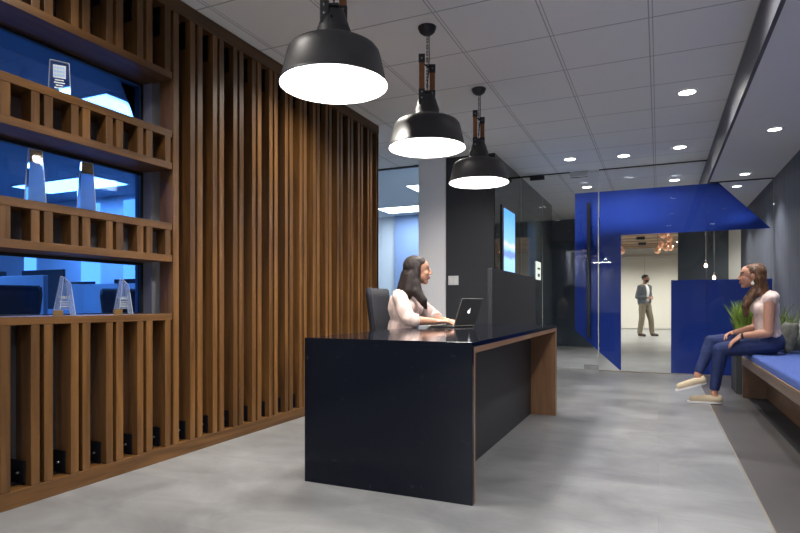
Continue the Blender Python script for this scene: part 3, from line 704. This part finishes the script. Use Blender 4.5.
# copper pendants in the lobby
cp = [(.10, 15.6, 2.62), (.24, 15.7, 2.52), (.06, 15.9, 2.40), (.28, 15.85, 2.33), (.17, 15.5, 2.30), (-.02, 15.7, 2.25), (.20, 16.2, 2.72), (-.86, 15.8, 2.28)]
first = None
for i, (x, y, z) in enumerate(cp):
    lab = ['copper globe pendant high at the right of the lobby opening', 'copper globe pendant second from the right edge of the opening', 'copper globe pendant in the middle of the cluster', 'copper globe pendant at the right edge, low in the cluster', 'lowest copper globe pendant near the wall edge', 'copper globe pendant lowest and leftmost of the cluster', 'copper globe pendant topmost of the cluster', 'single copper globe pendant at the left edge of the lobby opening'][i]
    t = thing('copper_pendant', lab, 'pendant lamp', (x, y, z), 0, 'copper globe pendants in the lobby')
    m = MB(); vs = bmesh.ops.create_icosphere(m.bm, subdivisions=2, radius=.085)['verts']
    m.build('globe', M_copper, t, smooth=False)
    MB().tube([(0, 0, .08), (0, 0, 2.979 - z)], .004, 6).build('cord', M_blk, t)
    MB().cyl((0, 0), .02, .075, .12, 12).build('socket', M_copper, t)

# ------------------------------------------------------------------ bench
bn = thing('bench', 'long wooden bench with a blue seat pad along the right wall', 'bench', (1.03, 4.0, 0))
BY0, BY1 = .6, 6.63
MB().box(.756, 1.308, BY0, BY1, .327, .397, bev=.002).build('seat_frame', M_benchwood, bn, world=True)
MB().box(.966, .99, BY0, BY1 - .045, 0, .3265).build('long_panel', M_benchwoodD, bn, world=True)
for y in (BY1 - .04, BY0): MB().box(.762, 1.30, y, y + .04, 0, .3265, bev=.001).build('end_panel', M_benchwoodD, bn, world=True)
cu = MB().box(.762, 1.306, BY0 + .01, BY1 - .01, .398, .475, bev=.022).build('cushion', M_cushion, bn, world=True)
MB().tube([(.764, BY0 + .02, .405), (.764, BY1 - .02, .405)], .006).build('piping', M_piping, cu, world=True)
def pillow(x, y, rz, lab, mt, w=.46, h=.40, d=.075, tilt=0.25):
    m = MB(); n = 16
    def g(s):
        return [[m.bm.verts.new((s * d * (max(0, (1 - (2 * i / n - 1) ** 4) * (1 - (2 * j / n - 1) ** 4)) ** .5) + random.Random(i * 31 + j).uniform(-.001, .001),
                 (2 * i / n - 1) * w / 2 * (1 - .07 * (1 - (2 * j / n - 1) ** 2)), (2 * j / n - 1) * h / 2 * (1 - .07 * (1 - (2 * i / n - 1) ** 2)))) for j in range(n + 1)] for i in range(n + 1)]
    A = g(1); B = g(-1)
    for i in range(n):
        for j in range(n):
            m.bm.faces.new((A[i][j], A[i + 1][j], A[i + 1][j + 1], A[i][j + 1])); m.bm.faces.new((B[i][j], B[i][j + 1], B[i + 1][j + 1], B[i + 1][j]))
    bmesh.ops.remove_doubles(m.bm, verts=m.bm.verts, dist=.0045); bmesh.ops.recalc_face_normals(m.bm, faces=m.bm.faces)
    o = m.build('pillow', mt, smooth=True); o.location = (x, y, .475 + h / 2 * math.cos(tilt) + .004); o.rotation_euler = (0, tilt, rz)
    return tag(o, lab, 'pillow', 'throw pillows on the bench')
pillow(1.095, 6.38, math.radians(4), 'grey green speckled pillow right behind the seated woman', M_pillow1, w=.36, h=.29, d=.055)
pillow(1.232, 6.34, 0, 'pale grey pillow leaning on the wall at the right picture edge', M_pillow2, w=.48, h=.335, d=.042, tilt=.12)

# planter with tall grass
pl = thing('grass_planter', 'charcoal planter box of tall green grass behind the end of the bench', 'plant', (1.03, 7.05, 0))
MB().box(.73, 1.30, 6.83, 7.28, 0, .55, bev=.004).build('box', M_planter, pl, world=True)
MB().box(.745, 1.285, 6.845, 7.265, .545, .553).build('soil', M_soil, pl, world=True)
def blades(n, x0, x1, y0, y1, h0, h1, seed, lean=.22, wd=.006):
    r = random.Random(seed); m = MB()
    for i in range(n):
        x = r.uniform(x0, x1); y = r.uniform(y0, y1); h = r.uniform(h0, h1); a = r.uniform(0, 2 * PI); L = r.uniform(.02, lean) * h * 1.6; b = r.uniform(0, PI)
        prev = None; K = 6
        for k in range(K + 1):
            u = k / K; wk = wd * (1 - u) ** .6 * (.6 + .4 * min(1, u * 4)) + .0004
            cx = x + math.cos(a) * L * u * u; cy = y + math.sin(a) * L * u * u; cz = .55 + h * (u - .18 * (L / h) * u * u)
            cx = min(1.295, cx)
            c = (m.bm.verts.new((cx - math.cos(b) * wk, cy - math.sin(b) * wk, cz)), m.bm.verts.new((cx + math.cos(b) * wk, cy + math.sin(b) * wk, cz)))
            if prev: m.bm.faces.new((prev[0], prev[1], c[1], c[0]))
            prev = c
    return m
g = blades(800, .75, .97, 6.87, 7.22, .24, .45, 3, lean=.27, wd=.0055).build('grass', M_grass, pl, world=True); g['kind'] = 'stuff'
g = blades(160, 1.05, 1.27, 6.87, 7.22, .10, .36, 5, lean=.4, wd=.004).build('grass', M_grass, pl, world=True); g['kind'] = 'stuff'
g = blades(150, .76, 1.27, 6.87, 7.22, .2, .42, 8, lean=.35, wd=.0035).build('dry_grass', M_grassdk, pl, world=True); g['kind'] = 'stuff'

# ------------------------------------------------------------------ people
def remeshed(mb, name, mats, parent, voxel=.0055, smooth=3, fold=0, fscale=9, post=None):
    o = mb.build(name, mats, parent, world=True, smooth=True)
    r = o.modifiers.new('r', 'REMESH'); r.mode = 'VOXEL'; r.voxel_size = voxel; r.use_smooth_shade = True
    s = o.modifiers.new('s', 'SMOOTH'); s.iterations = smooth; s.factor = .5
    dg = bpy.context.evaluated_depsgraph_get(); dg.update()
    me = bpy.data.meshes.new_from_object(o.evaluated_get(dg))
    o.modifiers.clear(); old = o.data; o.data = me; bpy.data.meshes.remove(old)
    me.materials.clear()
    for x in (mats if isinstance(mats, list) else [mats]): me.materials.append(x)
    if fold:
        org = parent.location
        cs = [v.co.copy() for v in me.vertices]; ns = [v.normal.copy() for v in me.vertices]; out = []
        for c, nn in zip(cs, ns):
            q = (c + org) * fscale
            c = c + nn * fold * mnoise.fractal(Vector((q.x, q.y, q.z * .45)), .9, 2, 3); out += [c.x, c.y, c.z]
        me.vertices.foreach_set('co', out); me.update()
    n = len(me.polygons); me.polygons.foreach_set('use_smooth', [True] * n); me.polygons.foreach_set('material_index', [0] * n)
    if post: post(o)
    return o
class Fr:
    """body frame: (forward, left, up) -> world"""
    def __init__(s, O, ang): s.O = Vector(O); s.f = Vector((math.cos(ang), math.sin(ang), 0)); s.l = Vector((-math.sin(ang), math.cos(ang), 0)); s.M = Matrix((s.f, s.l, Vector((0, 0, 1)))).transposed()
    def __call__(s, f, l, z): return s.O + s.f * f + s.l * l + Vector((0, 0, z))
def head(mb, H, s=1.0, neck=True, fem=True):
    """H: frame located at the head's centre"""
    M = H.M
    E = lambda c, r: mb.ell(H(c[0] * s, c[1] * s, c[2] * s), tuple(x * s for x in r), M, 24)
    E((-.010, 0, .022), (.094, .073, .087)); E((.022, 0, .028), (.066, .062, .068))
    E((.034, 0, -.035), (.056, .053, .074)); E((.020, 0, -.055), (.05, .05, .05))
    E((.062, 0, -.096), (.022, .024, .018)); E((.058, .030, -.030), (.026, .022, .026)); E((.058, -.030, -.030), (.026, .022, .026))
    E((.076, 0, .024), (.016, .044, .010))
    mb.cap(H(.088 * s, 0, .012 * s), .007 * s, H(.108 * s, 0, -.026 * s), .0095 * s); E((.100, .008, -.032), (.010, .008, .007)); E((.100, -.008, -.032), (.010, .008, .007))
    E((.087, 0, -.056), (.013, .021, .0065)); E((.085, 0, -.068), (.013, .018, .0075))
    for q in (-1, 1): E((-.004, q * .072, -.012), (.017, .010, .031))
def paint_head(o, H, s=1.0, beard=False):
    me = o.data; Mi = H.M.inverted()
    org = Vector((0, 0, 0)); p = o.parent
    while p: org += p.location; p = p.parent
    for poly in me.polygons:
        q = Mi @ (poly.center + org - H.O) / s
        if q.x > .074 and abs(q.y) < .023 and -.076 < q.z < -.050: poly.material_index = 1
        elif q.x > .062 and .013 < abs(q.y) < .046 and .020 < q.z - .004 * abs(q.y) / .04 < .028: poly.material_index = 3
        elif beard and q.z < -.040 and q.x > .0 and abs(q.y) < .065 and q.z > -.13: poly.material_index = 3
    bm = bmesh.new(); bm.from_mesh(me)
    for l in (-1, 1):
        for c, r, mi in (((.0715, l * .030, .003), (.0095, .0105, .004), 2), ((.0795, l * .030, .003), (.0038, .0065, .0052), 3)):
            vs = bmesh.ops.create_uvsphere(bm, u_segments=12, v_segments=8, radius=1)['verts']
            for v in vs: v.co = H.O + H.M @ (Vector((c[0] + v.co.x * r[0], c[1] + v.co.y * r[1], c[2] + v.co.z * r[2])) * s) - org
            for f in {f for v in vs for f in v.link_faces}: f.material_index = mi; f.smooth = True
    bm.to_mesh(me); bm.free()
def hand(mb, wrist, d, up, side, curl=.5, s=1.0, spread=.16):
    """palm from wrist along d, back of the hand towards up; side=+1 puts the thumb on d x up side"""
    d = Vector(d).normalized(); up = Vector(up); up = (up - d * up.dot(d)).normalized(); lat = d.cross(up) * side
    w = Vector(wrist); M = Matrix((d, lat, up)).transposed()
    mb.ell(w + d * .045 * s, (.052 * s, .040 * s, .0145 * s), M, 16)
    mb.cap(w, .023 * s, w + d * .03 * s, .020 * s)
    for k, (o, L) in enumerate(((.028, .072), (.010, .080), (-.009, .074), (-.027, .058))):
        p = w + (d * .078 + lat * o) * s; dd = (d + lat * spread * (o / .03)).normalized(); r = .0088
        segs = (L * .45, L * .32, L * .27); a = 0
        mb.cap(w + (d * .045 + lat * o * .9) * s, .011 * s, p, .0095 * s)
        for q, sg in enumerate(segs):
            a += curl * (.55, .8, .6)[q]
            nd = dd * math.cos(a) - up * math.sin(a); np_ = p + nd * sg * s
            mb.cap(p, r * s, np_, (r - .0009) * s); p = np_; r -= .0009
    p = w + (d * .022 + lat * .030) * s; td = (d * .75 + lat * .62 - up * .15).normalized()
    p1 = p + td * .036 * s; p2 = p1 + (d * .92 + lat * .25 - up * .25).normalized() * .030 * s
    mb.cap(w + (d * .015 + lat * .012) * s, .014 * s, p, .0125 * s); mb.cap(p, .0125 * s, p1, .0105 * s); mb.cap(p1, .0105 * s, p2, .0085 * s)

# ---- receptionist
A = Fr((-1.885, 4.20, 0), math.radians(4))
pa = thing('person', 'woman with long dark hair in a pale pink blouse typing at the reception desk', 'person', (-1.885, 4.20, 0))
HA = Fr(A(.148, .0, 1.197), math.radians(27))
b = MB()
head(b, HA)
b.chain([A(.075, 0, 1.02), A(.115, 0, 1.11)], [.052, .045])
b.ell(A(.035, 0, .90), (.095, .15, .15), A.M); b.ell(A(.01, 0, .72), (.085, .12, .12), A.M); b.ell(A(-.01, 0, .58), (.12, .165, .105), A.M)
b.chain([A(.03, -.11, .99), A(.055, -.155, .975)], [.05, .046]); b.chain([A(.03, .11, .99), A(.055, .155, .975)], [.05, .046])
arA = {}
for s in (-1, 1):
    sh = A(.055, s * .160, .970); el = Vector((-1.70, 3.965, .805)) if s < 0 else Vector((-1.70, 4.46, .805))
    wr = Vector((-1.535, 4.075, .795)) if s < 0 else Vector((-1.535, 4.285, .797))
    b.chain([sh, el], [.042, .035]); b.chain([el, el.lerp(wr, .3), wr], [.035, .036, .023])
    tgt = Vector((-1.44, 4.13, .79)) if s < 0 else Vector((-1.44, 4.245, .79))
    hand(b, wr, tgt - wr + Vector((0, 0, .004)), (0, 0, 1), -1 if s < 0 else 1, curl=.42)
    arA[s] = (sh, el, wr)
    hp, kn, an = A(.0, s * .09, .56), A(.43, s * .10, .52), A(.38, s * .10, .10)
    b.chain([hp, kn], [.085, .058]); b.chain([kn, kn.lerp(an, .3), an], [.056, .054, .036]); b.chain([an, A(.36, s * .10, .05), A(.50, s * .11, .035)], [.036, .034, .026])
remeshed(b, 'body', [M_skinA, M_lips, M_eyew, M_hairA], pa, .0048, 2, post=lambda o: paint_head(o, HA))
c = MB()   # blouse
c.ell(A(.035, 0, .885), (.118, .175, .165), A.M); c.ell(A(.075, .06, .90), (.10, .085, .085), A.M); c.ell(A(.075, -.06, .90), (.10, .085, .085), A.M); c.ell(A(.025, 0, .73), (.112, .155, .18), A.M); c.ell(A(.01, 0, .63), (.122, .168, .11), A.M)
c.chain([A(.035, -.10, .985), A(.055, -.158, .970)], [.062, .060]); c.chain([A(.035, .10, .985), A(.055, .158, .970)], [.062, .060])
c.cap(A(.05, 0, 1.0), .066, A(.075, 0, 1.035), .058, flat=True)
for s in (-1, 1):
    sh, el, wr = arA[s]; cu_ = el.lerp(wr, .33) + Vector((0, 0, .004))
    c.chain([sh, sh.lerp(el, .55), el + Vector((0, 0, .010))], [.062, .062, .056]); c.cap(el + Vector((0, 0, .008)), .055, cu_, .050, flat=True)
remeshed(c, 'blouse', M_blouse, pa, .006, 3, fold=.016, fscale=9)
c = MB()
for s in (-1, 1):
    c.chain([A(.0, s * .09, .56), A(.43, s * .10, .52)], [.098, .070]); c.cap(A(.43, s * .10, .52), .070, A(.38, s * .10, .14), .055, flat=True)
c.ell(A(-.01, 0, .57), (.13, .18, .10), A.M)
remeshed(c, 'trousers', M_navy, pa, .008, 3)
for s in (-1, 1):
    MB().chain([A(.37, s * .10, .055), A(.44, s * .105, .045), A(.52, s * .11, .038)], [.045, .040, .034]).build('shoe', M_blk, pa, world=True)
h = MB()   # long dark hair
E = lambda c_, r: h.ell(HA(*c_), r, HA.M, 24)
E((-.030, 0, .026), (.090, .083, .090)); E((.000, 0, .050), (.070, .072, .060)); E((-.050, 0, -.03), (.062, .080, .10))
h.chain([HA(-.06, 0, -.05), HA(-.095, 0, -.16), HA(-.115, 0, -.235)], [.075, .070, .045])
for s in (-1, 1):
    h.chain([HA(-.012, s * .058, .03), HA(-.022, s * .070, -.08), HA(-.02, s * .095, -.17), HA(.030, s * .118, -.24), HA(.055, s * .108, -.30)], [.034, .040, .045, .034, .013])
    h.chain([HA(-.05, s * .05, -.05), HA(-.075, s * .075, -.17), HA(-.09, s * .075, -.25)], [.05, .045, .022])
remeshed(h, 'hair', M_hairA, pa, .0055, 3, fold=.005, fscale=26)

# ---- visitor on the bench
B = Fr((1.00, 6.14, 0), PI)
pb = thing('person', 'woman with long chestnut hair, pale top and blue jeans sitting on the bench', 'person', (1.0, 6.14, 0))
HB = Fr(B(.222, .0, 1.188), PI + math.radians(0))
b = MB(); head(b, HB)
b.chain([B(.125, 0, 1.02), B(.165, 0, 1.10)], [.050, .044])
b.ell(B(.100, 0, .89), (.090, .140, .14), B.M); b.ell(B(.095, 0, .73), (.078, .11, .12), B.M); b.ell(B(.10, 0, .59), (.100, .140, .090), B.M)
shl, ell_, wrl = B(.105, .165, .965), B(.120, .215, .672), B(.320, .150, .640)
shr, elr, wrr = B(.115, -.155, .965), B(.160, -.215, .70), B(.375, -.06, .650)
b.chain([B(.08, .10, .985), shl], [.052, .046]); b.chain([B(.08, -.10, .985), shr], [.052, .046])
for (sh, el, wr) in ((shl, ell_, wrl), (shr, elr, wrr)):
    b.chain([sh, sh.lerp(el, .4), el], [.046, .046, .039]); b.chain([el, el.lerp(wr, .3), wr], [.039, .039, .024])
hand(b, wrl, (B(.400, .150, .575) - wrl), B(.7, .2, .8) - B.O, 1, curl=.30)
hand(b, wrr, (B(.455, .03, .632) - wrr), B(.5, 0, 1) - B.O, -1, curl=.5)
lhip, lkn, lan = B(.095, .090, .565), B(.475, .075, .505), B(.530, .065, .10)
rhip, rkn, ran = B(.095, -.090, .575), B(.545, .010, .575), B(.668, .095, .262)
for hp, kn, an in ((lhip, lkn, lan), (rhip, rkn, ran)):
    b.chain([hp, kn], [.078, .050]); b.chain([kn, kn.lerp(an, .3), an], [.050, .049, .032])
lheel, ltoe = B(.505, .065, .045), B(.715, .075, .034)
rheel, rtoe = B(.635, .10, .212), B(.830, .135, .150)
b.chain([lan, lheel, lheel.lerp(ltoe, .75)], [.032, .028, .020]); b.chain([ran, rheel, rheel.lerp(rtoe, .75)], [.032, .028, .020])
remeshed(b, 'body', [M_skinB, M_lips, M_eyew, M_hairA], pb, .0048, 2, post=lambda o: paint_head(o, HB))
c = MB()
c.ell(B(.108, 0, .88), (.105, .150, .140), B.M); c.ell(B(.10, 0, .75), (.100, .132, .16), B.M); c.ell(B(.10, 0, .650), (.112, .152, .080), B.M); c.ell(B(.15, .055, .885), (.080, .075, .07), B.M); c.ell(B(.15, -.055, .885), (.080, .075, .07), B.M)
c.chain([B(.075, .09, .985), B(.10, .155, .972)], [.056, .056]); c.chain([B(.075, -.09, .985), B(.10, -.155, .972)], [.056, .056])
for (sh, el) in ((shl, ell_), (shr, elr)): c.chain([sh + Vector((0, 0, .003)), sh.lerp(el, .03)], [.056, .053])
c.cap(B(.095, 0, 1.0), .062, B(.115, 0, 1.028), .055, flat=True)
remeshed(c, 'sleeveless_top', M_blouseB, pb, .0055, 3, fold=.013, fscale=11)
c = MB()
c.ell(B(.085, 0, .588), (.125, .165, .108), B.M)
for hp, kn, an, q in ((lhip, lkn, lan, 0), (rhip, rkn, ran, 1)):
    c.chain([hp, hp.lerp(kn, .6), kn], [.094, .078, .062]); c.chain([kn, kn.lerp(an, .35)], [.061, .056]); c.cap(kn.lerp(an, .35), .056, kn.lerp(an, .93), .040, flat=True)
remeshed(c, 'jeans', M_jeans, pb, .0055, 2, fold=.006, fscale=14)
def sneaker(heel, toe, ankle, up):
    d = (toe - heel).normalized(); up = Vector(up); up = (up - d * up.dot(d)).normalized(); lat = d.cross(up); M = Matrix((d, lat, up)).transposed()
    m = MB(); m.chain([heel + up * .004, heel.lerp(toe, .5) + up * .004, toe - d * .015 - up * .002], [.041, .038, .034]); m.ell(heel - d * .01 + up * .012, (.036, .034, .036), M)
    bm = m.bm
    for v in bm.verts:   # flatten underneath
        z = (v.co - heel).dot(up)
        if z < -.022: v.co += up * (-.022 - z)
    sh = remeshed(m, 'shoe', M_shoe, pb, .005, 2)
    k = MB(); n = 28; L = (toe - heel).length; pts = []
    for i in range(n):
        a = 2 * PI * i / n; x = L / 2 + (L / 2 + .036) * math.cos(a); wd = .041 - .004 * math.cos(a) if math.cos(a) > 0 else .038
        pts.append((x, wd * math.copysign(abs(math.sin(a)) ** .75, math.sin(a))))
    rings = []
    for z in (-.034, -.016): rings.append([k.bm.verts.new(heel + d * p[0] + lat * p[1] + up * z) for p in pts])
    k.bm.faces.new(rings[0]); k.bm.faces.new(list(reversed(rings[1])))
    for i in range(n): k.bm.faces.new((rings[0][i], rings[1][i], rings[1][(i + 1) % n], rings[0][(i + 1) % n]))
    bmesh.ops.recalc_face_normals(k.bm, faces=k.bm.faces)
    so = k.build('sole', M_sole, sh); so.data.transform(Matrix.Translation(-pb.location))
sneaker(B(.500, .065, .040), B(.720, .075, .036), lan, (0, 0, 1))
sneaker(rheel, rtoe, ran, (-.55, 0, .9) if False else (0.0, 0, 1))
h = MB()
E = lambda c_, r: h.ell(HB(*c_), r, HB.M, 24)
E((-.030, 0, .026), (.090, .082, .089)); E((-.002, 0, .048), (.070, .072, .060)); E((-.06, 0, -.03), (.062, .078, .10))
h.chain([HB(-.065, 0, -.06), HB(-.090, 0, -.18), HB(-.135, 0, -.27), HB(-.165, 0, -.37)], [.060, .054, .038, .013])
for s in (-1, 1):
    h.chain([HB(-.030, s * .056, .02), HB(-.055, s * .066, -.08), HB(-.05, s * .078, -.17)], [.030, .026, .022])
    h.chain([HB(-.040, s * .05, -.11), HB(.012, s * .076, -.19), HB(.050, s * .080, -.28), HB(.042, s * .078, -.38)], [.034, .030, .028, .011])
remeshed(h, 'hair', M_hairB, pb, .0055, 3, fold=.009, fscale=22)
er = MB(); er.tube([HB(-.002, .084, -.045), HB(.0, .088, -.06)], .002, 6); er.ell(HB(.002, .090, -.075), (.014, .004, .016), HB.M, 12)
er.build('earring', M_pearl, pb, world=True)
wt = MB(); d = (wrl - ell_).normalized(); p = wrl - d * .012; wt.cap(p - d * .009, .027, p + d * .009, .0265, flat=True); wt.build('watch', M_navy, pb, world=True)

# ---- man in the lobby
C = Fr((-.36, 18.0, 0), math.radians(-42))
pc = thing('person', 'bearded man in a grey blazer and khaki trousers standing in the lobby', 'person', (-.36, 18.0, 0))
HC = Fr(C(.03, 0, 1.648), math.radians(-8))
b = MB(); head(b, HC, 1.02)
b.chain([C(-.01, 0, 1.45), C(.01, 0, 1.56)], [.062, .056])
b.ell(C(0, 0, 1.28), (.115, .175, .20), C.M); b.ell(C(0, 0, 1.03), (.10, .15, .16), C.M)
armsC = []
for s in (-1, 1):
    sh, el, wr = C(-.01, s * .195, 1.41), C(-.04, s * .255, 1.12), C(.20, s * .07, 1.10)
    b.chain([C(0, s * .10, 1.43), sh], [.06, .055]); b.chain([sh, el], [.05, .042]); b.chain([el, wr], [.042, .028]); armsC.append((sh, el, wr))
    hand(b, wr, C(.26, -s * .02, 1.10) - wr, C(1, 0, .6) - C.O, -s, curl=.7)
    hp, kn, an = C(0, s * .09, .93), C(.03 + (.05 if s > 0 else 0), s * .145, .50), C(-.01 + (.10 if s > 0 else 0), s * .19, .09)
    b.chain([hp, kn], [.09, .062]); b.chain([kn, an], [.06, .042]); b.chain([an, an + C.f * .12 + Vector((0, 0, -.045))], [.04, .032])
remeshed(b, 'body', [M_skinC, M_skinC, M_eyew, M_hairC], pc, .006, 2, post=lambda o: paint_head(o, HC, 1.02, True))
c = MB()
c.ell(C(.012, 0, 1.27), (.122, .14, .21), C.M); c.ell(C(.015, 0, 1.05), (.115, .13, .15), C.M); c.cap(C(0, 0, 1.43), .07, C(.005, 0, 1.49), .064, flat=True)
remeshed(c, 'shirt', M_shirt, pc, .008, 2)
c = MB()
for s in (-1, 1):
    c.ell(C(-.012, s * .075, 1.27), (.138, .125, .22), C.M); c.ell(C(-.018, s * .085, 1.02), (.142, .115, .20), C.M)
    sh, el, wr = armsC[0 if s < 0 else 1]
    c.chain([C(-.01, s * .10, 1.42), sh], [.07, .066]); c.chain([sh, el], [.064, .056]); c.cap(el, .055, el.lerp(wr, .86), .044, flat=True)
c.ell(C(-.04, 0, 1.20), (.115, .17, .26), C.M); c.ell(C(-.045, 0, 1.0), (.115, .17, .19), C.M)
remeshed(c, 'blazer', M_blazer, pc, .008, 2, fold=.008, fscale=9)
c = MB()
c.ell(C(0, 0, .93), (.125, .165, .13), C.M)
for s in (-1, 1):
    hp, kn, an = C(0, s * .085, .90), C(.03 + (.05 if s > 0 else 0), s * .145, .50), C(-.01 + (.10 if s > 0 else 0), s * .19, .09)
    c.chain([hp, kn], [.105, .082]); c.chain([kn, kn.lerp(an, .5)], [.082, .074]); c.cap(kn.lerp(an, .5), .074, an - Vector((0, 0, .02)), .064, flat=True)
remeshed(c, 'trousers', M_khaki, pc, .008, 2, fold=.010, fscale=10)
for s in (-1, 1):
    an = C(-.01 + (.10 if s > 0 else 0), s * .19, .05)
    MB().chain([an, an + C.f * .09, an + C.f * .18 - Vector((0, 0, .012))], [.05, .045, .036]).build('shoe', M_brownshoe, pc, world=True)
h = MB(); h.ell(HC(-.024, 0, .042), (.090, .079, .080), HC.M); h.ell(HC(.012, 0, .066), (.068, .066, .052), HC.M)
remeshed(h, 'hair', M_hairC, pc, .006, 2)
m = MB()
for s in (-1, 1): m.tube([HC(.098, s * .012, .012), HC(.098, s * .052, .012), HC(.096, s * .052, -.016), HC(.098, s * .014, -.016), HC(.098, s * .012, .012)], .003, 6); m.tube([HC(.096, s * .052, .008), HC(.0, s * .078, .006)], .0025, 6)
m.tube([HC(.098, -.012, .006), HC(.098, .012, .006)], .003, 6)
m.build('glasses', M_blk, pc, world=True)
